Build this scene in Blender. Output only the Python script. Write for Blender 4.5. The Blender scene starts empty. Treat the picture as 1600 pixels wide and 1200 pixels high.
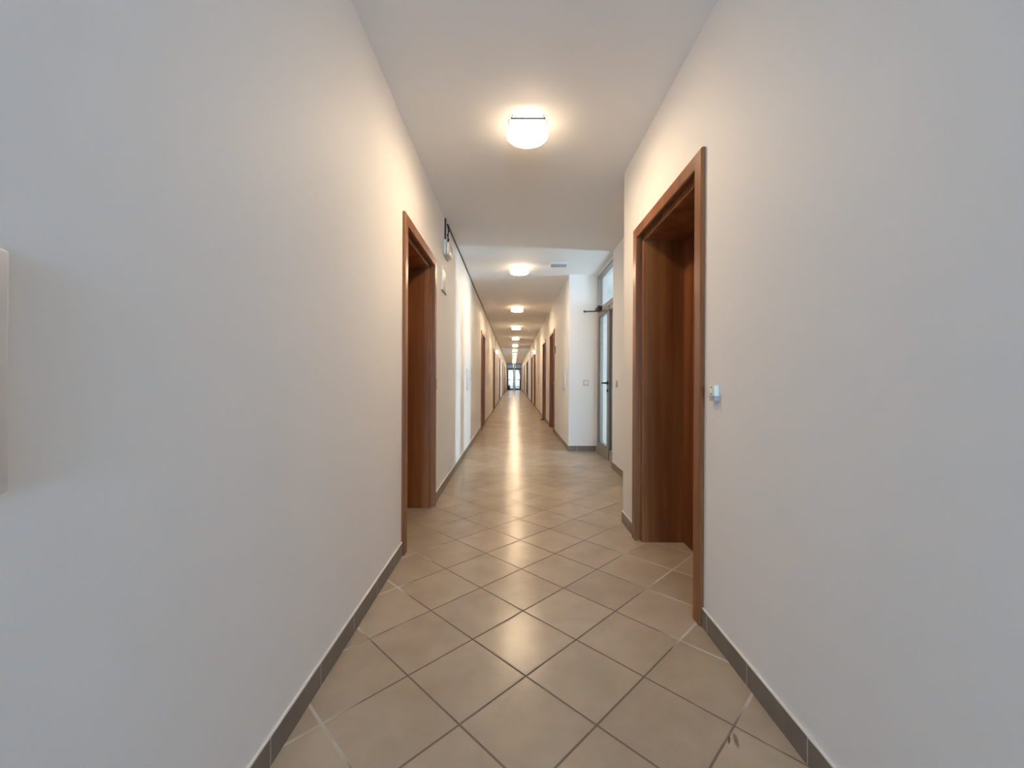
import bpy, bmesh, math
from mathutils import Vector, Matrix

scene = bpy.context.scene
COL = scene.collection

# ------------------------------------------------------------------ dimensions (metres, camera looks along +Y)
EYE = 1.075
FOCAL = 655.0                 # pixels on a 1600 px wide frame
CEIL = 2.634
XL, XR = -0.675, 0.833        # corridor wall faces
XA, XD = 1.204, 1.255         # pier face and glass door plane in the alcove
Y0, Y1 = -7.0, 41.2           # corridor ends
A0, A1 = 3.17, 6.27           # alcove start and end
TILE = 0.302


# ------------------------------------------------------------------ node helpers
class N:
    def __init__(self, name):
        self.m = bpy.data.materials.new(name)
        self.m.use_nodes = True
        self.t = self.m.node_tree
        self.t.nodes.clear()
        self.out = self.t.nodes.new('ShaderNodeOutputMaterial')

    def new(self, kind, **kw):
        n = self.t.nodes.new(kind)
        for k, v in kw.items():
            setattr(n, k, v)
        return n

    def link(self, a, b):
        self.t.links.new(a, b)

    def math(self, op, a, b=None, c=None, clamp=False):
        n = self.new('ShaderNodeMath', operation=op)
        n.use_clamp = clamp
        for i, v in enumerate((a, b, c)):
            if v is None:
                continue
            if isinstance(v, (int, float)):
                n.inputs[i].default_value = v
            else:
                self.link(v, n.inputs[i])
        return n.outputs[0]

    def mix(self, fac, a, b):
        n = self.new('ShaderNodeMix', data_type='RGBA')
        for sock, v in ((n.inputs[0], fac), (n.inputs[6], a), (n.inputs[7], b)):
            if isinstance(v, (int, float)):
                sock.default_value = v
            elif isinstance(v, tuple):
                sock.default_value = (*v, 1)
            else:
                self.link(v, sock)
        return n.outputs[2]

    def ramp(self, fac, stops):
        n = self.new('ShaderNodeValToRGB')
        e = n.color_ramp.elements
        while len(e) < len(stops):
            e.new(0.5)
        for el, (p, c) in zip(e, stops):
            el.position = p
            el.color = (*c, 1)
        self.link(fac, n.inputs[0])
        return n.outputs[0]

    def coords(self):
        return self.new('ShaderNodeTexCoord').outputs['Object']

    def world(self):
        return self.new('ShaderNodeNewGeometry').outputs['Position']

    def sep(self, v):
        n = self.new('ShaderNodeSeparateXYZ')
        self.link(v, n.inputs[0])
        return n.outputs

    def comb(self, x, y, z):
        n = self.new('ShaderNodeCombineXYZ')
        for i, v in enumerate((x, y, z)):
            if isinstance(v, (int, float)):
                n.inputs[i].default_value = v
            else:
                self.link(v, n.inputs[i])
        return n.outputs[0]

    def noise(self, vec, scale, detail=3, rough=0.5):
        n = self.new('ShaderNodeTexNoise')
        n.inputs['Scale'].default_value = scale
        n.inputs['Detail'].default_value = detail
        n.inputs['Roughness'].default_value = rough
        self.link(vec, n.inputs['Vector'])
        return n.outputs['Fac']

    def mapping(self, vec, scale):
        n = self.new('ShaderNodeMapping')
        n.inputs['Scale'].default_value = scale
        self.link(vec, n.inputs['Vector'])
        return n.outputs[0]

    def bump(self, h, strength, dist):
        n = self.new('ShaderNodeBump')
        n.inputs['Strength'].default_value = strength
        n.inputs['Distance'].default_value = dist
        self.link(h, n.inputs['Height'])
        return n.outputs[0]

    def principled(self, color, rough=0.5, metal=0.0, normal=None, spec=0.5):
        p = self.new('ShaderNodeBsdfPrincipled')
        if isinstance(color, tuple):
            p.inputs['Base Color'].default_value = (*color, 1)
        else:
            self.link(color, p.inputs['Base Color'])
        if isinstance(rough, (int, float)):
            p.inputs['Roughness'].default_value = rough
        else:
            self.link(rough, p.inputs['Roughness'])
        p.inputs['Metallic'].default_value = metal
        p.inputs['Specular IOR Level'].default_value = spec
        if normal is not None:
            self.link(normal, p.inputs['Normal'])
        self.link(p.outputs[0], self.out.inputs[0])
        return p


def plain(name, color, rough=0.5, metal=0.0, emit=None, strength=0.0, vary=0.06):
    n = N(name)
    f = n.noise(n.coords(), 30, 3)
    c = n.mix(f, tuple(v * (1 - vary) for v in color), tuple(min(1, v * (1 + vary)) for v in color))
    p = n.principled(c, rough, metal)
    if emit:
        p.inputs['Emission Color'].default_value = (*emit, 1)
        p.inputs['Emission Strength'].default_value = strength
    return n.m


def wall_paint(name, color):
    n = N(name)
    w = n.world()
    big = n.noise(w, 1.1, 3)
    fine = n.noise(w, 140, 2)
    mid = n.noise(w, 22, 3)
    c = n.mix(big, tuple(v * 0.975 for v in color), color)
    h = n.math('ADD', n.math('MULTIPLY', fine, 0.5), mid)
    n.principled(c, 0.62, 0, n.bump(h, 0.10, 0.003), 0.3)
    return n.m


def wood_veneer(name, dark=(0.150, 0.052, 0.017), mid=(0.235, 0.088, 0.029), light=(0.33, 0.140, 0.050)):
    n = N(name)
    c = n.coords()
    warp = n.noise(n.mapping(c, (3, 3, 0.8)), 1.5, 2)
    s = n.sep(c)
    v = n.comb(n.math('ADD', n.math('MULTIPLY', s[0], 26), n.math('MULTIPLY', warp, 1.5)),
               n.math('MULTIPLY', s[1], 26), n.math('MULTIPLY', s[2], 0.9))
    broad = n.noise(v, 0.45, 3, 0.55)
    fine = n.noise(n.mapping(c, (210, 210, 5)), 1.0, 4, 0.65)
    f = n.math('ADD', n.math('MULTIPLY', broad, 0.72), n.math('MULTIPLY', fine, 0.28))
    col = n.ramp(f, [(0.34, dark), (0.50, mid), (0.66, light)])
    n.principled(col, n.math('MULTIPLY_ADD', fine, 0.12, 0.28), 0, n.bump(fine, 0.06, 0.001), 0.32)
    return n.m


def floor_tiles(name):
    n = N(name)
    w = n.world()
    s = n.sep(w)
    dx = n.math('SUBTRACT', s[0], 0.0505)
    dy = n.math('SUBTRACT', s[1], 1.516)
    k = 1 / (math.sqrt(2) * TILE)
    u = n.math('MULTIPLY', n.math('ADD', dx, dy), k)
    v = n.math('MULTIPLY', n.math('SUBTRACT', dy, dx), k)
    wob = n.math('MULTIPLY', n.math('SUBTRACT', n.noise(w, 14, 2), 0.5), 0.007)
    def edge(a):
        return n.math('SUBTRACT', 0.5, n.math('ABSOLUTE', n.math('SUBTRACT', n.math('FRACT', n.math('ADD', a, wob)), 0.5)))
    d = n.math('MULTIPLY', n.math('MINIMUM', edge(u), edge(v)), TILE)     # metres to the nearest joint
    grout = n.math('SUBTRACT', 1.0, n.math('SMOOTH_MIN', n.math('DIVIDE', n.math('SUBTRACT', d, 0.0022), 0.0036, clamp=True), 1.0, 0.0), clamp=True)
    cell = n.new('ShaderNodeTexWhiteNoise', noise_dimensions='2D')
    n.link(n.comb(n.math('FLOOR', u), n.math('FLOOR', v), 0), cell.inputs['Vector'])
    speck = n.noise(w, 420, 2, 0.7)
    cloud = n.noise(w, 5, 4, 0.6)
    f = n.math('ADD', n.math('MULTIPLY', speck, 0.42), n.math('ADD', n.math('MULTIPLY', cloud, 0.42), n.math('MULTIPLY', cell.outputs['Value'], 0.16)))
    tile = n.ramp(f, [(0.30, (0.31, 0.245, 0.18)), (0.52, (0.40, 0.32, 0.24)), (0.74, (0.48, 0.395, 0.305))])
    # old light joints by the walls, walked-in dark joints along the middle
    side = n.math('ABSOLUTE', n.math('SUBTRACT', s[0], 0.079))
    patch = n.noise(w, 3.1, 2)
    lf = n.math('MULTIPLY', n.math('SUBTRACT', n.math('ADD', side, n.math('MULTIPLY', n.math('SUBTRACT', patch, 0.5), 0.7)), 0.56), 6.0, clamp=True)
    lf = n.math('MULTIPLY', lf, n.math('SUBTRACT', 3.3, s[1], clamp=True))
    joint = n.mix(lf, (0.175, 0.138, 0.104), (0.50, 0.46, 0.40))
    col = n.mix(grout, tile, joint)
    # two dirt smears on the tile by the right wall
    for (cx, cy, ang, a, b, dark) in ((0.649, 1.252, 1.05, 0.019, 0.004, 0.85), (0.669, 1.250, 1.27, 0.030, 0.0075, 0.65)):
        ex, ey = n.math('SUBTRACT', s[0], cx), n.math('SUBTRACT', s[1], cy)
        ca, sa = math.cos(ang), math.sin(ang)
        p = n.math('DIVIDE', n.math('ADD', n.math('MULTIPLY', ex, ca), n.math('MULTIPLY', ey, sa)), a)
        q = n.math('DIVIDE', n.math('SUBTRACT', n.math('MULTIPLY', ey, ca), n.math('MULTIPLY', ex, sa)), b)
        r = n.math('ADD', n.math('MULTIPLY', p, p), n.math('MULTIPLY', q, q))
        r = n.math('ADD', r, n.math('MULTIPLY', n.math('SUBTRACT', n.noise(w, 130, 2), 0.5), 0.8))
        mask = n.math('MULTIPLY', n.math('SUBTRACT', 1.2, r, clamp=True), dark)
        col = n.mix(mask, col, (0.075, 0.058, 0.045))
    # tiles are slightly pillowed towards their edges
    pillow = n.math('MULTIPLY', n.math('MINIMUM', d, 0.012), 14.0)
    wave = n.math('MULTIPLY', n.noise(w, 7, 2), 0.10)
    h = n.math('ADD', n.math('SUBTRACT', pillow, n.math('MULTIPLY', grout, 0.10)), wave)
    rough = n.math('ADD', n.math('MULTIPLY', grout, 0.65), n.math('MULTIPLY_ADD', cloud, 0.08, 0.20))
    p = n.principled(col, rough, 0, n.bump(h, 0.30, 0.006), 0.5)
    n.link(n.math('MULTIPLY_ADD', grout, -0.40, 0.42), p.inputs['Specular IOR Level'])
    return n.m


def base_tiles(name, axis, phase):
    n = N(name)
    w = n.world()
    s = n.sep(w)
    t = n.math('FRACT', n.math('DIVIDE', n.math('SUBTRACT', s[axis], phase - 0.0015), 0.3035))
    j = n.math('LESS_THAN', t, 0.011)
    top = n.math('GREATER_THAN', n.math('ADD', s[2], n.math('MULTIPLY', n.math('SUBTRACT', n.noise(w, 18, 2), 0.5), 0.004)), 0.0795)
    f = n.math('ADD', n.math('MULTIPLY', n.noise(w, 380, 2), 0.5), n.math('MULTIPLY', n.noise(w, 6, 3), 0.5))
    c = n.ramp(f, [(0.3, (0.135, 0.110, 0.088)), (0.7, (0.215, 0.180, 0.147))])
    c = n.mix(j, c, (0.55, 0.53, 0.50))
    c = n.mix(top, c, (0.72, 0.69, 0.64))
    n.principled(c, 0.42, 0, n.bump(f, 0.05, 0.001))
    return n.m


def clear_glass(name, tint=(0.97, 0.985, 0.98)):
    n = N(name)
    tr = n.new('ShaderNodeBsdfTransparent')
    tr.inputs[0].default_value = (*tint, 1)
    gl = n.new('ShaderNodeBsdfGlossy')
    gl.inputs['Roughness'].default_value = 0.02
    g = n.new('ShaderNodeNewGeometry')
    dot = n.new('ShaderNodeVectorMath', operation='DOT_PRODUCT')
    n.link(g.outputs['Normal'], dot.inputs[0])
    n.link(g.outputs['Incoming'], dot.inputs[1])
    graz = n.math('SUBTRACT', 1.0, n.math('ABSOLUTE', dot.outputs['Value']), clamp=True)
    fr = n.math('MULTIPLY_ADD', n.math('POWER', graz, 5.0), 0.6, 0.04)     # Schlick, the same from both sides of the pane
    mx = n.new('ShaderNodeMixShader')
    n.link(fr, mx.inputs[0])
    n.link(tr.outputs[0], mx.inputs[1])
    n.link(gl.outputs[0], mx.inputs[2])
    n.link(mx.outputs[0], n.out.inputs[0])
    return n.m


M = {
    'wall': wall_paint('painted plaster', (0.79, 0.775, 0.755)),
    'ceiling': wall_paint('ceiling plaster', (0.83, 0.82, 0.805)),
    'wood': wood_veneer('walnut veneer'),
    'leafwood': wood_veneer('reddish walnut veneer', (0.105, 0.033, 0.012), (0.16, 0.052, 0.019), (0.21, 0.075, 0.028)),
    'floor': floor_tiles('diagonal floor tile'),
    'base_l': base_tiles('skirting tile left', 1, 1.158),
    'base_r': base_tiles('skirting tile right', 1, 1.168),
    'base_x': base_tiles('skirting tile cross', 0, 0.96),
    'glass': clear_glass('clear glass'),
    'alu': plain('bronze grey aluminium', (0.30, 0.268, 0.238), 0.4, 0.3),
    'darkalu': plain('dark blue grey frame', (0.05, 0.056, 0.066), 0.4, 0.3),
    'black': plain('black plastic', (0.012, 0.012, 0.013), 0.4),
    'white': plain('white plastic', (0.78, 0.77, 0.74), 0.4, vary=0.02),
    'panel': plain('white lacquered metal', (0.70, 0.70, 0.71), 0.38, vary=0.02),
    'plate': plain('beige grey plastic', (0.50, 0.48, 0.44), 0.4, vary=0.03),
    'soffit': plain('blue grey painted concrete', (0.36, 0.43, 0.52), 0.8),
    'ivory': plain('ivory plastic', (0.76, 0.72, 0.60), 0.4, vary=0.03),
    'greyp': plain('grey translucent plastic', (0.38, 0.37, 0.40), 0.35),
    'bodyg': plain('pale green grey plastic', (0.62, 0.66, 0.62), 0.45, vary=0.03),
    'cover': plain('cream cover', (0.80, 0.72, 0.62), 0.25, vary=0.03),
    'sign': plain('beige sign sheet', (0.68, 0.60, 0.51), 0.25),
    'steel': plain('brushed steel', (0.55, 0.54, 0.52), 0.3, 0.9),
    'dgrey': plain('dark grey plaque', (0.06, 0.065, 0.068), 0.4),
    'rubber': plain('dark brown rubber', (0.035, 0.02, 0.014), 0.7),
    'gap': plain('dark joint', (0.02, 0.012, 0.008), 0.8),
    'cable': plain('brown black cable', (0.045, 0.034, 0.026), 0.6),
    'stone': plain('pale concrete', (0.55, 0.55, 0.53), 0.8),
    'bark': plain('grey bark', (0.30, 0.29, 0.29), 0.9, vary=0.2),
    'lit': plain('lit emergency lens', (0.8, 0.85, 0.85), 0.3, emit=(0.86, 1.0, 0.97), strength=1.5, vary=0.01),
}


def opal_shade(name, colour, rim, bowl):
    n = N(name)
    z = n.sep(n.coords())[2]
    f = n.math('DIVIDE', n.math('SUBTRACT', -0.050, z), 0.040, clamp=True)     # 0 at the rim, 1 in the bottom of the bowl
    p = n.principled((0.85, 0.83, 0.79), 0.3)
    p.inputs['Emission Color'].default_value = (*colour, 1)
    n.link(n.math('MULTIPLY_ADD', n.math('POWER', f, 3.0), bowl - rim, rim), p.inputs['Emission Strength'])
    return n.m


M['opal'] = opal_shade('lit opal glass', (1.0, 0.75, 0.485), 3.0, 100.0)


for node in M['gap'].node_tree.nodes:
    if node.type == 'BSDF_PRINCIPLED':
        node.inputs['Specular IOR Level'].default_value = 0.1

# ------------------------------------------------------------------ mesh helpers
def box(bm, x0, x1, y0, y1, z0, z1, bevel=0.0, seg=2):
    x0, x1 = min(x0, x1), max(x0, x1)
    y0, y1 = min(y0, y1), max(y0, y1)
    mat = Matrix.Translation(((x0 + x1) / 2, (y0 + y1) / 2, (z0 + z1) / 2)) @ Matrix.Diagonal((x1 - x0, y1 - y0, z1 - z0, 1))
    r = bmesh.ops.create_cube(bm, size=1.0, matrix=mat)
    if bevel:
        es = list({e for v in r['verts'] for e in v.link_edges})
        bmesh.ops.bevel(bm, geom=es, offset=bevel, segments=seg, profile=0.5, affect='EDGES')
    return bm


def cyl(bm, p, q, r0, r1=None, n=16):
    p, q = Vector(p), Vector(q)
    r1 = r0 if r1 is None else r1
    d = q - p
    rot = d.to_track_quat('Z', 'Y').to_matrix().to_4x4()
    bmesh.ops.create_cone(bm, cap_ends=True, segments=n, radius1=r0, radius2=r1, depth=d.length,
                          matrix=Matrix.Translation((p + q) / 2) @ rot)
    return bm


def lathe(bm, prof, n=48):
    rings = []
    for r, z in prof:
        if r < 1e-6:
            rings.append([bm.verts.new((0, 0, z))])
        else:
            rings.append([bm.verts.new((r * math.cos(2 * math.pi * i / n), r * math.sin(2 * math.pi * i / n), z)) for i in range(n)])
    for a, b in zip(rings, rings[1:]):
        for i in range(n):
            j = (i + 1) % n
            if len(a) == 1 and len(b) > 1:
                bm.faces.new((a[0], b[i], b[j]))
            elif len(b) == 1 and len(a) > 1:
                bm.faces.new((a[i], b[0], a[j]))
            elif len(a) > 1:
                bm.faces.new((a[i], b[i], b[j], a[j]))
    return bm


def sweep_u(bm, prof, a, h):
    """Profile (offset outwards, depth) carried up one jamb, across the head and down the other, mitred."""
    paths = []
    for o, y in prof:
        paths.append([bm.verts.new(c) for c in ((-(a + o), y, 0), (-(a + o), y, h + o), ((a + o), y, h + o), ((a + o), y, 0))])
    m = len(paths)
    for i in range(m):
        p, q = paths[i], paths[(i + 1) % m]
        for k in range(3):
            bm.faces.new((p[k], p[k + 1], q[k + 1], q[k]))
    bm.faces.new([p[0] for p in paths])
    bm.faces.new([p[3] for p in reversed(paths)])
    return bm


def make(name, bm, mat, parent=None, smooth=False, loc=None):
    bmesh.ops.recalc_face_normals(bm, faces=bm.faces)
    me = bpy.data.meshes.new(name)
    bm.to_mesh(me)
    bm.free()
    me.materials.append(M[mat])
    if smooth:
        me.polygons.foreach_set('use_smooth', [True] * len(me.polygons))
        me.set_sharp_from_angle(angle=math.radians(38))
    o = bpy.data.objects.new(name, me)
    COL.objects.link(o)
    if parent is not None:
        o.parent = parent
    if loc is not None:
        o.location = loc
    return o


def tag(o, label, cat, group=None, kind=None):
    o['label'] = label
    o['category'] = cat
    if group:
        o['group'] = group
    if kind:
        o['kind'] = kind
    return o


def thing(name, label, cat, loc=(0, 0, 0), rz=0.0, group=None, kind=None):
    o = bpy.data.objects.new(name, None)
    o.empty_display_size = 0.1
    COL.objects.link(o)
    o.location = loc
    o.rotation_euler = (0, 0, rz)
    return tag(o, label, cat, group, kind)


def copy_tree(o, parent=None):
    c = o.copy()
    COL.objects.link(c)
    if parent is not None:
        c.parent = parent
    for ch in list(o.children):
        copy_tree(ch, c)
    return c


def again(proto, loc, rz, label, name=None):
    c = copy_tree(proto)
    c.location = loc
    c.rotation_euler = (0, 0, rz)
    c['label'] = label
    if name:
        c.name = name
    return c


B = bmesh.new
LEFT_RZ, RIGHT_RZ = math.pi / 2, -math.pi / 2      # local +Y points into the wall


# ------------------------------------------------------------------ the shell
HALF, HEAD, DEEP = 0.42, 1.99, 0.32                # clear opening of the wooden doors
HOLE_W, HOLE_H = HALF + 0.055, HEAD + 0.055
OUT_W = HALF + 0.10
left_doors = [3.06, 9.27, 14.52, 20.52, 25.75, 31.0, 36.3]
right_doors_near = [2.345]
right_doors_mid = [8.97, 11.22, 16.12, 18.62]
right_doors_far = [31.0, 36.5]
E0, E1 = 23.3, 26.3                                # far glazed side opening


def wall_run(bm, face, into, y0, y1, doors, thick):
    """Wall from y0 to y1 with niches for the doors; into = +1 / -1 is the direction into the wall."""
    y = y0
    for c in doors:
        box(bm, face, face + into * thick, y, c - HOLE_W, 0, CEIL)
        box(bm, face, face + into * thick, c - HOLE_W, c + HOLE_W, HOLE_H, CEIL)
        box(bm, face + into * (DEEP + 0.02), face + into * thick, c - HOLE_W, c + HOLE_W, 0, HOLE_H)
        y = c + HOLE_W
    box(bm, face, face + into * thick, y, y1, 0, CEIL)


bm = B()
box(bm, -1.4, 5.2, Y0 - 0.3, 46.2, -0.12, 0.0)
tag(make('floor', bm, 'floor'), 'glossy beige square floor tiles laid diagonally along the corridor', 'floor', kind='structure')
bm = B()
box(bm, -1.4, 5.2, Y0 - 0.3, Y1 + 0.25, CEIL, CEIL + 0.15)
tag(make('ceiling', bm, 'ceiling'), 'flat off-white plaster ceiling over the whole corridor', 'ceiling', kind='structure')
bm = B()
wall_run(bm, XL, -1, Y0, Y1, left_doors, 0.5)
tag(make('wall_left', bm, 'wall'), 'long off-white plaster wall on the left of the corridor', 'wall', kind='structure')
bm = B()
wall_run(bm, XR, 1, Y0, A0, right_doors_near, 0.5)
tag(make('wall_right_near', bm, 'wall'), 'off-white plaster wall around the nearest right doorway, ends at alcove', 'wall', kind='structure')
bm = B()
box(bm, XA, XA + 0.2, A0, 5.08, 0, CEIL)
box(bm, XD, XA + 0.2, 5.08, A1, 2.605, CEIL)
tag(make('wall_alcove', bm, 'wall'), 'off-white set-back pier before the glazed door in the alcove', 'wall', kind='structure')
bm = B()
wall_run(bm, XR, 1, A1, E0, right_doors_mid, 0.57)
box(bm, XR, XR + 0.57, E0, E1, 2.2, CEIL)
wall_run(bm, XR, 1, E1, Y1, right_doors_far, 0.57)
tag(make('wall_right', bm, 'wall'), 'long off-white wall on the right beyond the alcove, bright end face', 'wall', kind='structure')
bm = B()
box(bm, -1.2, -0.62, Y1, Y1 + 0.2, 0, CEIL)
box(bm, 0.79, 1.4, Y1, Y1 + 0.2, 0, CEIL)
box(bm, -0.62, 0.79, Y1, Y1 + 0.2, 2.56, CEIL)
tag(make('wall_end', bm, 'wall'), 'narrow plaster wall around the glazed door at corridor end', 'wall', kind='structure')
# behind the camera: the wall with the window that lights the near part
bm = B()
WB0, WB1, WZ0, WZ1 = -0.5, 0.66, 0.25, 2.35
box(bm, -1.2, WB0, Y0 - 0.2, Y0, 0, CEIL)
box(bm, WB1, 1.4, Y0 - 0.2, Y0, 0, CEIL)
box(bm, WB0, WB1, Y0 - 0.2, Y0, WZ1, CEIL)
box(bm, WB0, WB1, Y0 - 0.2, Y0, 0, WZ0)
tag(make('wall_back', bm, 'wall'), 'plaster wall with a tall window behind the viewpoint', 'wall', kind='structure')
# stair lobby behind the glazed alcove door
LX, LY0, LY1 = 3.65, 3.3, 7.6
SY0, SY1 = 5.36, 5.62
bm = B()
box(bm, LX, LX + 0.2, LY0, SY0, 0, CEIL)
box(bm, LX, LX + 0.2, SY1, LY1, 0, CEIL)
box(bm, LX, LX + 0.2, SY0, SY1, 2.5, CEIL)
box(bm, LX, LX + 0.2, SY0, SY1, 0, 0.12)
box(bm, XA + 0.2, LX + 0.2, LY1, LY1 + 0.2, 0, CEIL)
box(bm, XA + 0.2, 1.7, LY0 - 0.2, LY0, 0, CEIL)
box(bm, 3.4, LX + 0.2, LY0 - 0.2, LY0, 0, CEIL)
box(bm, 1.7, 3.4, LY0 - 0.2, LY0, 2.4, CEIL)
box(bm, 1.7, 3.4, LY0 - 0.2, LY0, 0, 0.3)
tag(make('wall_lobby', bm, 'wall'), 'pale lobby walls seen through the glazed alcove door', 'wall', kind='structure')
# room behind the far glazed side door
bm = B()
box(bm, 1.403, 3.4, E0 - 0.5, E0 - 0.3, 0, CEIL)
box(bm, 1.403, 3.4, E1 + 0.3, E1 + 0.5, 0, CEIL)
box(bm, 3.2, 3.4, E0 - 0.3, E1 + 0.3, 0, 0.15)
box(bm, 3.2, 3.4, E0 - 0.3, E1 + 0.3, 2.45, CEIL)
tag(make('wall_side_room', bm, 'wall'), 'pale room walls behind the far glazed side door', 'wall', kind='structure')

# skirting
BH, BT = 0.085, 0.009


def skirt_run(bm, face, sign, y0, y1, doors):
    y = y0
    for c in doors:
        box(bm, face, face + sign * BT, y, c - OUT_W, 0, BH, 0.0015, 1)
        y = c + OUT_W
    box(bm, face, face + sign * BT, y, y1, 0, BH, 0.0015, 1)


bm = B(); skirt_run(bm, XL, 1, Y0, Y1, left_doors)
tag(make('baseboard_left', bm, 'base_l'), 'grey-brown tile skirting along the left wall with white joints', 'skirting', kind='structure')
bm = B(); skirt_run(bm, XR, -1, Y0, A0, right_doors_near)
tag(make('baseboard_right_near', bm, 'base_r'), 'grey-brown tile skirting along the near right wall', 'skirting', kind='structure')
bm = B(); box(bm, XA, XA - BT, A0, 5.07, 0, BH, 0.0015, 1)
tag(make('baseboard_alcove', bm, 'base_r'), 'tile skirting under the set-back alcove pier', 'skirting', kind='structure')
bm = B(); box(bm, XR - BT, XD - 0.01, A1 - BT, A1, 0, BH, 0.0015, 1)
tag(make('baseboard_alcove_end', bm, 'base_x'), 'tile skirting under the bright wall face beside the glazed door', 'skirting', kind='structure')
bm = B()
skirt_run(bm, XR, -1, A1, E0, right_doors_mid)
skirt_run(bm, XR, -1, E1, Y1, right_doors_far)
tag(make('baseboard_right', bm, 'base_r'), 'tile skirting along the right wall beyond the alcove', 'skirting', kind='structure')


# ------------------------------------------------------------------ wooden doors
def wooden_door(label):
    t = thing('door_1', label, 'door', kind='structure', group='brown wooden doors along the corridor')
    bm = sweep_u(B(), [(0.03, 0), (0.03, -0.015), (0.034, -0.019), (0.095, -0.019), (0.10, -0.014), (0.10, 0)], HALF, HEAD)
    make('casing', bm, 'wood', t)
    bm = sweep_u(B(), [(0.055, 0.0), (0.042, 0.0), (0.042, 0.022), (0.003, 0.022), (0.0, 0.025), (0.0, DEEP), (0.055, DEEP)], HALF, HEAD)
    make('jamb_lining', bm, 'wood', t)
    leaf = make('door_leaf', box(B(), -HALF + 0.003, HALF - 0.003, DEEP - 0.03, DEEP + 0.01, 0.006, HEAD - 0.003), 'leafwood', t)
    bm = B()
    y = DEEP - 0.03
    box(bm, 0.325, 0.365, y - 0.008, y, 0.93, 1.11, 0.003)
    cyl(bm, (0.345, y, 1.04), (0.345, y - 0.05, 1.04), 0.009)
    cyl(bm, (0.345, y - 0.05, 1.04), (0.225, y - 0.05, 1.04), 0.009)
    make('door_handle', bm, 'steel', leaf, True)
    return t


proto = wooden_door('brown wooden doorway nearest on the left wall, below the emergency light')
proto.location = (XL, left_doors[0], 0)
proto.rotation_euler = (0, 0, LEFT_RZ)
ordn = ['', 'second', 'third', 'fourth', 'fifth', 'sixth', 'seventh']
k = 1
extra = {2: 'the one just past the emergency light with cable'}
for i, y in enumerate(left_doors[1:], 1):
    k += 1
    again(proto, (XL, y, 0), LEFT_RZ, f'{ordn[i]} brown wooden door along the left wall, counted from the camera', f'door_{k}')
rl = ['brown wooden doorway nearest on the right wall, full height beside the ivory call box',
      'first brown wooden door on the right wall past the alcove',
      'second brown wooden door on right past the alcove, dark wedge at its foot',
      'third brown wooden door on right past the alcove, lit exit lamp above',
      'fourth brown wooden door on right past the alcove, beside the lit exit lamp doorway',
      'brown wooden door on right just past the far glazed side door',
      'last brown wooden door on right before the glazed end door']
for y, lab in zip(right_doors_near + right_doors_mid + right_doors_far, rl):
    k += 1
    again(proto, (XR, y, 0), RIGHT_RZ, lab, f'door_{k}')


# ------------------------------------------------------------------ glazed alcove door (bronze grey aluminium)
def ring_yz(bm, x0, x1, y0, y1, z0, z1, wy0, wy1, wz0, wz1):
    box(bm, x0, x1, y0, y0 + wy0, z0, z1, 0.002, 1)
    box(bm, x0, x1, y1 - wy1, y1, z0, z1, 0.002, 1)
    box(bm, x0, x1, y0 + wy0, y1 - wy1, z0, z0 + wz0, 0.002, 1)
    box(bm, x0, x1, y0 + wy0, y1 - wy1, z1 - wz1, z1, 0.002, 1)


t = thing('door_15', 'grey aluminium glazed door with black lever and top light in the right alcove', 'door', (XD, 5.67, 0), kind='structure')
yo = 5.67
bm = B()
ring_yz(bm, 0.0, 0.07, 5.08 - yo, 6.262 - yo, 0.0, 2.605, 0.04, 0.035, 0.006, 0.03)
box(bm, -0.002, 0.07, 5.12 - yo, 6.227 - yo, 2.045, 2.115, 0.002, 1)
make('door_frame', bm, 'alu', t)
make('top_light_glass', box(B(), 0.03, 0.036, 5.12 - yo, 6.227 - yo, 2.115, 2.575), 'glass', t)
bm = B()
ring_yz(bm, 0.004, 0.064, 5.515 - yo, 6.225 - yo, 0.008, 2.043, 0.115, 0.06, 0.15, 0.055)
leaf = make('door_leaf', bm, 'alu', t)
make('glass_pane', box(B(), 0.012, 0.017, 5.63 - yo, 6.165 - yo, 0.158, 1.988), 'glass', leaf)
bm = B()
for (a, b, c, d) in ((5.628, 5.634, 0.15, 1.99), (6.150, 6.166, 0.15, 1.99)):
    box(bm, 0.002, 0.012, a - yo, b - yo, c, d)
box(bm, 0.002, 0.012, 5.628 - yo, 6.166 - yo, 1.984, 1.990)
box(bm, 0.002, 0.012, 5.628 - yo, 6.166 - yo, 0.155, 0.161)
make('gasket', bm, 'black', leaf)
bm = B()
cyl(bm, (0.004, 5.575 - yo, 1.025), (-0.012, 5.575 - yo, 1.025), 0.026)
cyl(bm, (-0.01, 5.575 - yo, 1.025), (-0.055, 5.575 - yo, 1.025), 0.011)
cyl(bm, (-0.05, 5.565 - yo, 1.025), (-0.05, 5.70 - yo, 1.025), 0.012)
make('lever_handle', bm, 'black', leaf, True)
bm = B()
cyl(bm, (0.004, 5.575 - yo, 0.925), (-0.010, 5.575 - yo, 0.925), 0.02)
box(bm, -0.014, -0.008, 5.571 - yo, 5.579 - yo, 0.905, 0.925)
make('lock_rose', bm, 'black', leaf, True)
bm = B()
ring_yz(bm, 0.004, 0.064, 5.122 - yo, 5.500 - yo, 0.008, 2.043, 0.04, 0.075, 0.15, 0.055)
side = make('side_leaf', bm, 'alu', t)
make('glass_pane', box(B(), 0.012, 0.017, 5.162 - yo, 5.425 - yo, 0.158, 1.988), 'glass', side)
bm = B()
box(bm, 0.0, 0.012, 5.415 - yo, 5.499 - yo, 0.15, 1.99)
box(bm, 0.0, 0.06, 5.500 - yo, 5.515 - yo, 0.01, 2.043)
make('gasket', bm, 'black', side)
bm = B()
box(bm, -0.062, 0.0, 5.93 - yo, 6.15 - yo, 2.06, 2.115, 0.012)
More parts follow.
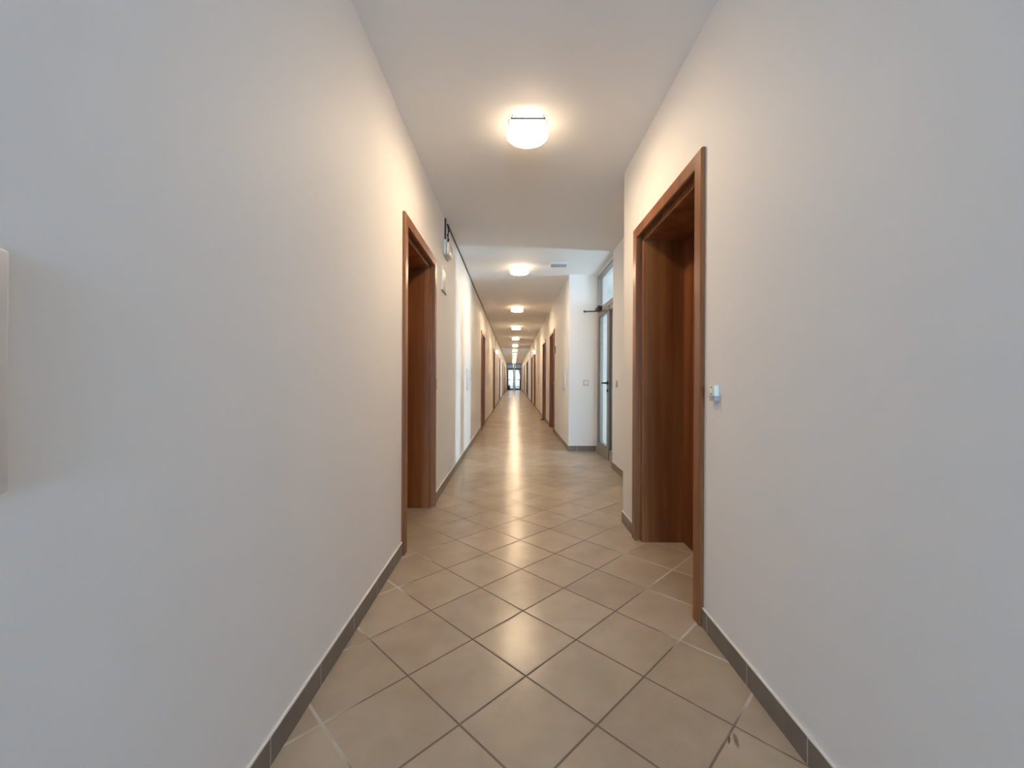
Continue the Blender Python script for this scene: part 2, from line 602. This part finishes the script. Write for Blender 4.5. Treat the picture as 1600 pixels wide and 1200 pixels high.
cyl(bm, (-0.03, 6.0 - yo, 2.045), (-0.03, 6.0 - yo, 2.13), 0.02)
closer = make('door_closer', bm, 'black', t, True)
bm = B()
cyl(bm, (-0.03, 6.0 - yo, 2.05), (-0.235, 6.05 - yo, 2.052), 0.009)
cyl(bm, (-0.215, 6.045 - yo, 2.052), (-0.245, 6.052 - yo, 2.052), 0.013)
cyl(bm, (-0.03, 6.0 - yo, 2.045), (-0.012, 5.16 - yo, 1.945), 0.006)
make('closer_arm', bm, 'black', closer, True)

# ------------------------------------------------------------------ far glazed side door, dark framed
t = thing('door_16', 'dark framed glazed side door far along the right wall, daylight around it', 'door', (XR - 0.014, (E0 + E1) / 2, 0), kind='structure')
hw = (E1 - E0) / 2
bm = B()
ring_yz(bm, 0.0, 0.07, -hw, hw, 0.0, 2.2, 0.06, 0.06, 0.08, 0.07)
make('door_frame', bm, 'darkalu', t)
for a, b in ((-hw + 0.06, -0.5), (-0.5, 0.5), (0.5, hw - 0.06)):
    bm = B()
    ring_yz(bm, 0.005, 0.065, a, b, 0.085, 2.125, 0.06, 0.06, 0.1, 0.06)
    lf = make('door_leaf', bm, 'darkalu', t)
    make('glass_pane', box(B(), 0.03, 0.036, a + 0.06, b - 0.06, 0.185, 2.065), 'glass', lf)

# ------------------------------------------------------------------ glazed double door at the end
t = thing('door_17', 'dark framed double glass door with top lights at the far corridor end', 'door', (0.085, Y1 + 0.05, 0), kind='structure')


def ring_xz(bm, x0, x1, y0, y1, z0, z1, wx, wz0, wz1):
    box(bm, x0, x0 + wx, y0, y1, z0, z1)
    box(bm, x1 - wx, x1, y0, y1, z0, z1)
    box(bm, x0 + wx, x1 - wx, y0, y1, z0, z0 + wz0)
    box(bm, x0 + wx, x1 - wx, y0, y1, z1 - wz1, z1)


bm = B()
ring_xz(bm, -0.705, 0.705, 0, 0.08, 0, 2.56, 0.045, 0.02, 0.06)
box(bm, -0.66, 0.66, 0, 0.08, 2.03, 2.12)
box(bm, -0.03, 0.03, 0, 0.08, 2.12, 2.5)
make('door_frame', bm, 'darkalu', t)
make('top_light_glass', box(B(), -0.66, 0.66, 0.035, 0.04, 2.12, 2.5), 'glass', t)
for s in (-1, 1):
    bm = B()
    a, b = sorted((s * 0.035, s * 0.658))
    ring_xz(bm, a, b, 0.01, 0.07, 0.022, 2.028, 0.085, 0.12, 0.075)
    lf = make('door_leaf', bm, 'darkalu', t)
    make('glass_pane', box(B(), a + 0.085, b - 0.085, 0.035, 0.04, 0.142, 1.953), 'glass', lf)
    bm = B()
    cyl(bm, (s * 0.075, 0.012, 1.0), (s * 0.075, -0.05, 1.0), 0.02)
    cyl(bm, (s * 0.075, -0.05, 1.0), (s * 0.2, -0.05, 1.0), 0.018)
    make('door_handle', bm, 'black', lf, True)
bm = B()
box(bm, -0.028, 0.028, -0.012, 0.078, 0.022, 2.03)
make('meeting_post', bm, 'steel', t)

# ------------------------------------------------------------------ windows (behind the viewpoint, lobby and side room)
t = thing('window_1', 'tall window in the wall behind the viewpoint', 'window', ((WB0 + WB1) / 2, Y0 - 0.1, 0), kind='structure')
w2 = (WB1 - WB0) / 2
bm = B()
ring_xz(bm, -w2, w2, -0.03, 0.03, WZ0, WZ1, 0.05, 0.05, 0.05)
box(bm, -0.02, 0.02, -0.025, 0.025, WZ0 + 0.05, WZ1 - 0.05)
make('window_frame', bm, 'white', t)
make('glass_pane', box(B(), -w2 + 0.05, w2 - 0.05, -0.003, 0.003, WZ0 + 0.05, WZ1 - 0.05), 'glass', t)
t = thing('window_2', 'tall slit window in the lobby beyond the alcove door', 'window', (LX + 0.1, (SY0 + SY1) / 2, 0), kind='structure')
sy = (SY1 - SY0) / 2
bm = B()
ring_yz(bm, -0.02, 0.02, -sy, sy, 0.12, 2.5, 0.02, 0.02, 0.03, 0.03)
make('window_frame', bm, 'white', t)
make('glass_pane', box(B(), -0.003, 0.003, -sy + 0.02, sy - 0.02, 0.15, 2.47), 'glass', t)
t = thing('fill_window_3', 'unseen wide window added in the side wall of the lobby', 'window', (2.55, LY0 - 0.1, 0), kind='structure')  # unseen opening, added so light reaches the alcove's end wall
bm = B()
ring_xz(bm, -0.85, 0.85, -0.03, 0.03, 0.3, 2.4, 0.05, 0.05, 0.05)
make('window_frame', bm, 'white', t)
make('glass_pane', box(B(), -0.8, 0.8, -0.003, 0.003, 0.35, 2.35), 'glass', t)
t = thing('window_4', 'wide window in the room behind the far glazed side door', 'window', (3.3, (E0 + E1) / 2, 0), kind='structure')
bm = B()
ring_yz(bm, -0.03, 0.03, -hw - 0.3, hw + 0.3, 0.15, 2.45, 0.05, 0.05, 0.05, 0.05)
make('window_frame', bm, 'white', t)
make('glass_pane', box(B(), -0.003, 0.003, -hw - 0.25, hw + 0.25, 0.2, 2.4), 'glass', t)


# ------------------------------------------------------------------ ceiling lights
LIGHT_X, LIGHT_Y0, LIGHT_STEP = 0.079, 2.56, 3.285


def ceiling_light():
    t = thing('ceiling_light', '', 'ceiling light', (LIGHT_X, LIGHT_Y0, CEIL), group='opal ceiling lights down the corridor')
    make('base_plate', lathe(B(), [(0, 0), (0.096, 0), (0.098, -0.004), (0.098, -0.018), (0, -0.018)]), 'white', t, True)
    prof = [(0.0, -0.0185), (0.108, -0.0185), (0.118, -0.021), (0.1255, -0.030), (0.127, -0.045), (0.127, -0.066), (0.1255, -0.078),
            (0.118, -0.086), (0.098, -0.0915), (0.055, -0.096), (0, -0.0975)]
    make('glass_shade', lathe(B(), prof), 'opal', t, True)
    for a in (210, 330, 90):
        bm = B()
        box(bm, 0.094, 0.130, -0.006, 0.006, -0.017, -0.013)
        box(bm, 0.1275, 0.1305, -0.006, 0.006, -0.074, -0.013)
        box(bm, 0.118, 0.1305, -0.006, 0.006, -0.0775, -0.0745)
        bmesh.ops.rotate(bm, verts=bm.verts, cent=(0, 0, 0), matrix=Matrix.Rotation(math.radians(a), 3, 'Z'))
        make('clip', bm, 'steel', t)
    bm = B()
    cyl(bm, (-0.100, -0.139, -0.055), (0.100, -0.139, -0.055), 0.0045, n=12)
    for sx in (-1, 1):
        cyl(bm, (sx * 0.098, -0.139, -0.055), (sx * 0.090, -0.090, -0.003), 0.0025, n=8)
    make('retaining_rod', bm, 'dgrey', t)
    return t


nth = ['first', 'second', 'third', 'fourth', 'fifth', 'sixth', 'seventh', 'eighth', 'ninth', 'tenth', 'eleventh', 'twelfth']
cl = ceiling_light()
cl['label'] = 'first and largest round opal ceiling light, above the two near doorways'
for i in range(1, 12):
    lab = f'{nth[i]} round opal ceiling light, counted from the camera down the corridor'
    if i == 1:
        lab = 'second round opal ceiling light, beside the white box on the ceiling'
    if i == 11:
        lab = 'last round opal ceiling light, just before the glazed end door'
    again(cl, (LIGHT_X, LIGHT_Y0 + LIGHT_STEP * i, CEIL), 0, lab)


# ------------------------------------------------------------------ small things on the walls (local: X along wall, -Y out of the wall)
def access_panel(label):
    t = thing('access_panel', label, 'wall panel', group='white access panels along the walls')
    make('frame', box(B(), -0.20, 0.20, -0.012, 0.0, -0.16, 0.16, 0.005), 'panel', t, True)
    lid = make('door', box(B(), -0.185, 0.185, -0.018, -0.0125, -0.145, 0.145, 0.003), 'panel', t, True)
    bm = B()
    cyl(bm, (0.16, -0.018, 0), (0.16, -0.022, 0), 0.01)
    make('latch', bm, 'steel', lid, True)
    return t


ap = access_panel('white access panel nearest the camera, cut off by the left picture edge')
ap.location = (XL, 0.353, 1.082)
ap.rotation_euler = (0, 0, LEFT_RZ)
for y, lab in ((6.22, 'white access panel on left wall within the bright daylight stripes'),
               (11.8, 'white access panel on left wall between second and third doors'),
               (17.5, 'white access panel on left wall between third and fourth doors'),
               (22.8, 'white access panel on left wall between fourth and fifth doors'),
               (28.6, 'white access panel on left wall between fifth and sixth doors'),
               (33.7, 'white access panel on left wall between sixth and seventh doors')):
    again(ap, (XL, y, 1.065), LEFT_RZ, lab)
for y, lab in ((6.83, 'white access panel on right wall by the corner beyond the alcove'),
               (13.7, 'white access panel on right wall between second and third doors past alcove'),
               (34.0, 'white access panel on right wall before the last right door')):
    again(ap, (XR, y, 1.065), RIGHT_RZ, lab)


def light_switch(label):
    t = thing('light_switch', label, 'light switch', group='small white wall switches')
    make('plate', box(B(), -0.041, 0.041, -0.009, 0.0, -0.041, 0.041, 0.004), 'plate', t, True)
    bm = B()
    box(bm, -0.028, 0.028, -0.013, -0.0095, -0.028, 0.028, 0.002)
    make('rocker', bm, 'ivory', t, True)
    return t


sw = light_switch('square white light switch on the bright wall face beside the glazed door')
sw.location = (1.086, A1, 1.02)
again(sw, (XA, 4.88, 1.02), RIGHT_RZ, 'white light switch on the set-back pier right of the glazed door')
again(sw, (XL, 3.66, 1.025), LEFT_RZ, 'white light switch on left wall just past the near doorway')
again(sw, (XR, 8.36, 1.0), RIGHT_RZ, 'white light switch before the first right door past the alcove')

t = thing('wall_outlet', 'pale square socket low on left wall before the second left door', 'socket', (XL, 8.1, 0.38), LEFT_RZ)
make('plate', box(B(), -0.04, 0.04, -0.009, 0, -0.04, 0.04, 0.004), 'white', t, True)
bm = B(); cyl(bm, (0, -0.0095, 0), (0, -0.012, 0), 0.022)
make('socket_face', bm, 'greyp', t, True)

t = thing('call_box', 'small ivory button box on near right wall, grey connector below', 'button box', (XR, 1.722, 1.03), RIGHT_RZ)
make('housing', box(B(), -0.026, 0.026, -0.02, 0, -0.022, 0.022, 0.002), 'ivory', t, True)
bm = B(); box(bm, -0.007, 0.007, -0.0245, -0.0205, -0.009, 0.009, 0.002)
make('button', bm, 'white', t, True)
for z in (-0.014, 0.014):
    bm = B(); cyl(bm, (0, -0.0195, z), (0, -0.0212, z), 0.003, n=10)
    make('screw', bm, 'dgrey', t)
make('connector', box(B(), -0.024, 0.024, -0.018, 0, -0.042, -0.0225, 0.002), 'greyp', t, True)


def emergency_light(label, hang):
    t = thing('wall_mounted_light', label, 'emergency light', group='emergency lights with black conduit')
    bm = B(); box(bm, -0.125, 0.125, -0.026, 0, -0.074, 0.074, 0.012, 3)
    make('housing', bm, 'bodyg', t, True)
    bm = B()
    box(bm, -0.112, 0.112, -0.058, -0.0265, -0.066, 0.054, 0.026, 4)
    make('lens', bm, 'cover', t, True)
    bm = B()
    box(bm, -0.055, -0.030, -0.014, 0, 0.075, hang - 0.001)
    make('conduit', bm, 'black', t)
    bm = B()
    pts = [(0.05, -0.012, 0.075), (0.058, -0.02, 0.12), (0.05, -0.016, 0.17), (0.06, -0.022, 0.21), (0.052, -0.014, 0.26), (0.055, -0.008, hang - 0.02)]
    for p, q in zip(pts, pts[1:]):
        cyl(bm, p, q, 0.006, n=10)
    for p in pts[1:4]:
        bmesh.ops.create_uvsphere(bm, u_segments=10, v_segments=8, radius=0.011, matrix=Matrix.Translation(p))
    make('cable', bm, 'black', t, True)
    return t


el = emergency_light('unlit emergency light under black conduit, above the near left wall plaque', CEIL - 2.338)
el.location = (XL, 4.13, 2.338)
el.rotation_euler = (0, 0, LEFT_RZ)

# lit exit lamps further on: a box standing out from the wall
t = thing('exit_sign', 'lit white exit lamp with dark conduit on left wall past third door', 'exit lamp', (XL, 15.45, 2.06), LEFT_RZ, group='lit exit lamps')
make('housing', box(B(), -0.03, 0.03, -0.03, 0, -0.075, 0.075, 0.006), 'white', t, True)
make('lens', box(B(), -0.022, 0.022, -0.11, -0.0305, -0.068, 0.068, 0.012), 'lit', t, True)
make('conduit', box(B(), -0.012, 0.012, -0.016, 0, 0.076, CEIL - 2.06 - 0.001), 'black', t)
t = thing('exit_sign', 'lit white exit lamp above the third right door past the alcove', 'exit lamp', (XR, 15.45, 2.06), RIGHT_RZ, group='lit exit lamps')
make('housing', box(B(), -0.03, 0.03, -0.03, 0, -0.075, 0.075, 0.006), 'white', t, True)
make('lens', box(B(), -0.022, 0.022, -0.10, -0.0305, -0.068, 0.068, 0.012), 'lit', t, True)

t = thing('wall_plaque', 'beige framed plaque on left wall below the unlit emergency light', 'plaque', (XL, 4.03, 2.015), LEFT_RZ)
bm = B()
for (a, b, c, d) in ((-0.12, -0.114, -0.115, 0.115), (0.114, 0.12, -0.115, 0.115), (-0.114, 0.114, 0.109, 0.115)):
    box(bm, a, b, -0.012, 0, c, d)
make('frame', bm, 'white', t)
make('sheet', box(B(), -0.113, 0.113, -0.006, 0, -0.108, 0.108), 'sign', t)
make('bottom_rail', box(B(), -0.12, 0.12, -0.014, 0, -0.1155, -0.1085), 'dgrey', t)

for y, z, lab in ((8.335, 1.655, 'dark grey name plaque beside the first right door past the alcove'),
                  (15.50, 1.56, 'dark grey name plaque beside the third right door past the alcove')):
    t = thing('name_sign', lab, 'plaque', (XR, y, z), RIGHT_RZ, group='dark grey door plaques')
    make('holder', box(B(), -0.055, 0.055, -0.02, 0, -0.07, 0.07, 0.004), 'dgrey', t, True)
    make('insert', box(B(), -0.045, 0.045, -0.023, -0.0205, -0.05, 0.05), 'greyp', t)

# ceiling fittings
t = thing('ceiling_box', 'flat white box fixture on the ceiling beside the second light', 'ceiling fixture', (0.60, 5.62, CEIL), 0)
make('housing', box(B(), -0.115, 0.115, -0.05, 0.05, -0.028, 0, 0.005), 'white', t, True)
make('lens', box(B(), -0.105, 0.105, -0.042, 0.042, -0.05, -0.0285, 0.006), 'greyp', t, True)


def detector(label):
    t = thing('smoke_detector', label, 'smoke detector', group='round smoke detectors on the ceiling')
    make('base', lathe(B(), [(0, 0), (0.058, 0), (0.058, -0.012), (0, -0.012)], 24), 'white', t, True)
    make('sensor_head', lathe(B(), [(0, -0.0125), (0.046, -0.0125), (0.05, -0.03), (0.035, -0.05), (0, -0.054)], 24), 'white', t, True)
    return t


sd = detector('round smoke detector on the ceiling between third and fourth right doors')
sd['label'] = 'nearer round white smoke detector, right of the fourth ceiling light'
sd.location = (0.50, 13.3, CEIL)
again(sd, (0.56, 26.6, CEIL), 0, 'farther round white smoke detector, near the far glazed side door')

# thin cable tacked into the left wall / ceiling corner
bm = B()
cyl(bm, (XL + 0.0075, 4.22, CEIL - 0.0075), (XL + 0.0075, Y1 - 0.02, CEIL - 0.0075), 0.006, n=8)
tag(make('cable', bm, 'cable', smooth=True), 'thin dark cable along the left wall and ceiling corner', 'cable')

# on the floor
bm = B()
v = [bm.verts.new(c) for c in ((-0.05, -0.03, 0), (0.05, -0.03, 0), (0.05, 0.03, 0), (-0.05, 0.03, 0), (0.05, -0.03, 0.05), (0.05, 0.03, 0.05), (-0.05, -0.03, 0.006), (-0.05, 0.03, 0.006))]
for f in ((0, 1, 2, 3), (0, 1, 4, 6), (2, 3, 7, 5), (1, 2, 5, 4), (4, 5, 7, 6), (3, 0, 6, 7)):
    bm.faces.new([v[i] for i in f])
o = make('door_wedge', bm, 'rubber', loc=(0.765, 11.05, 0))
tag(o, 'dark wedge on floor at second right door past the alcove', 'door stop')

t = thing('fire_extinguisher', 'small dark bottle-shaped extinguisher standing before the left end door leaf', 'extinguisher', (-0.40, Y1 - 0.25, 0))
make('cylinder', lathe(B(), [(0, 0), (0.075, 0), (0.08, 0.01), (0.08, 0.34), (0.065, 0.39), (0.03, 0.42), (0.025, 0.44), (0, 0.44)], 24), 'black', t, True)
bm = B()
box(bm, -0.025, 0.025, -0.02, 0.02, 0.44, 0.50, 0.005)
box(bm, -0.015, 0.09, -0.01, 0.01, 0.50, 0.515)
make('valve', bm, 'black', t)
bm = B()
pts = [(-0.025, 0, 0.47), (-0.085, 0, 0.45), (-0.10, 0, 0.36), (-0.095, 0, 0.12)]
for p, q in zip(pts, pts[1:]):
    cyl(bm, p, q, 0.012, n=10)
make('hose', bm, 'black', t, True)

# ------------------------------------------------------------------ outside the end door: terrace rail and a bare tree
t = thing('terrace_railing', 'dark terrace railing seen through the glazed end door', 'railing', (0.08, 44.0, 0))
bm = B()
cyl(bm, (-2.4, 0, 1.0), (2.4, 0, 1.0), 0.03)
make('top_rail', bm, 'darkalu', t, True)
bm = B()
cyl(bm, (-2.4, 0, 0.22), (2.4, 0, 0.22), 0.022)
make('bottom_rail', bm, 'darkalu', t, True)
for i in range(9):
    bm = B()
    x = -2.4 + i * 0.6
    cyl(bm, (x, 0, 0), (x, 0, 0.97), 0.02, n=10)
    make('post', bm, 'darkalu', t, True)
bm = B()
box(bm, -30, 30, 46.3, 95, -0.5, -0.3)
tag(make('ground', bm, 'stone'), 'pale open ground outside beyond the end door', 'ground', kind='structure')
bm = B()
box(bm, -3.2, 3.2, Y1 + 0.25, 44.2, 2.66, 2.8)
box(bm, -3.2, 3.2, 44.05, 44.2, 2.19, 2.66)
tag(make('canopy', bm, 'soffit'), 'blue-grey canopy slab over the terrace outside the end door', 'canopy', kind='structure')
t = thing('bare_tree', 'pale grey leaning bare tree outside behind the right end door leaf', 'tree', (1.0, 56.0, -0.3))
bm = B()
cyl(bm, (0, 0, 0), (0.05, 0, 1.6), 0.12, 0.10)
cyl(bm, (0.05, 0, 1.6), (-0.55, 0, 3.4), 0.09, 0.05)
cyl(bm, (0.05, 0, 1.5), (0.7, 0, 3.6), 0.08, 0.04)
cyl(bm, (-0.2, 0, 2.4), (0.2, 0.3, 3.8), 0.05, 0.02)
make('trunk', bm, 'bark', t, True)
for (p, q) in (((-0.3, 0, 2.7), (-1.1, 0, 3.2)), ((0.35, 0, 2.5), (1.0, 0.2, 2.7)), ((0.5, 0, 3.0), (0.2, 0.2, 3.9)), ((-0.5, 0, 3.2), (-0.9, 0.3, 4.1))):
    make('branch', cyl(B(), p, q, 0.035, 0.012, 10), 'bark', t, True)

# ------------------------------------------------------------------ daylight
world = bpy.data.worlds.new('sky')
scene.world = world
world.use_nodes = True
nt = world.node_tree
bg = nt.nodes['Background']
bg.inputs[0].default_value = (0.72, 0.86, 1.0, 1)
bg.inputs[1].default_value = 1.05


def daylight(name, loc, direction, sx, sz, power, color):
    l = bpy.data.lights.new(name, 'AREA')
    l.shape = 'RECTANGLE'
    l.size, l.size_y = sx, sz
    l.energy = power
    l.color = color
    o = bpy.data.objects.new(name, l)
    COL.objects.link(o)
    o.location = loc
    o.rotation_euler = Vector(direction).to_track_quat('-Z', 'Y').to_euler()
    return o


daylight('daylight_back_window', (0.08, Y0 - 0.25, 1.3), (0, 1, 0), 1.1, 2.0, 345, (0.38, 0.64, 1.0))
daylight('daylight_lobby_slit', (LX + 0.15, 5.49, 1.3), (-1, 0, 0), 0.22, 2.3, 100, (0.55, 0.78, 1.0))
daylight('daylight_lobby_fill', (2.55, LY0 - 0.25, 1.35), (0, 1, 0), 1.6, 2.0, 19, (0.78, 0.89, 1.0))  # added fill lamp, brightens the alcove's end wall through the glazed door
daylight('daylight_side_room', (3.42, (E0 + E1) / 2, 1.3), (-1, 0, 0), 3.2, 2.2, 75, (0.55, 0.78, 1.0))

# ------------------------------------------------------------------ camera
cam = bpy.data.cameras.new('camera')
cam.sensor_fit = 'HORIZONTAL'
cam.sensor_width = 36.0
cam.lens = FOCAL / 1600 * 36.0
cam.shift_x = -2 / 1600
cam.shift_y = -8 / 1600
cam.clip_start = 0.02
cam.clip_end = 200
co = bpy.data.objects.new('camera', cam)
COL.objects.link(co)
co.location = (0, 0, EYE)
co.rotation_euler = (math.pi / 2, math.radians(-0.25), 0)
scene.camera = co

scene.view_settings.view_transform = 'Standard'
scene.view_settings.look = 'None'
scene.view_settings.gamma = 1.0
scene.view_settings.use_curve_mapping = False
scene.view_settings.exposure = 0.56
scene.cycles.max_bounces = 12
scene.cycles.diffuse_bounces = 8
scene.cycles.transparent_max_bounces = 16
scene.cycles.use_denoising = True
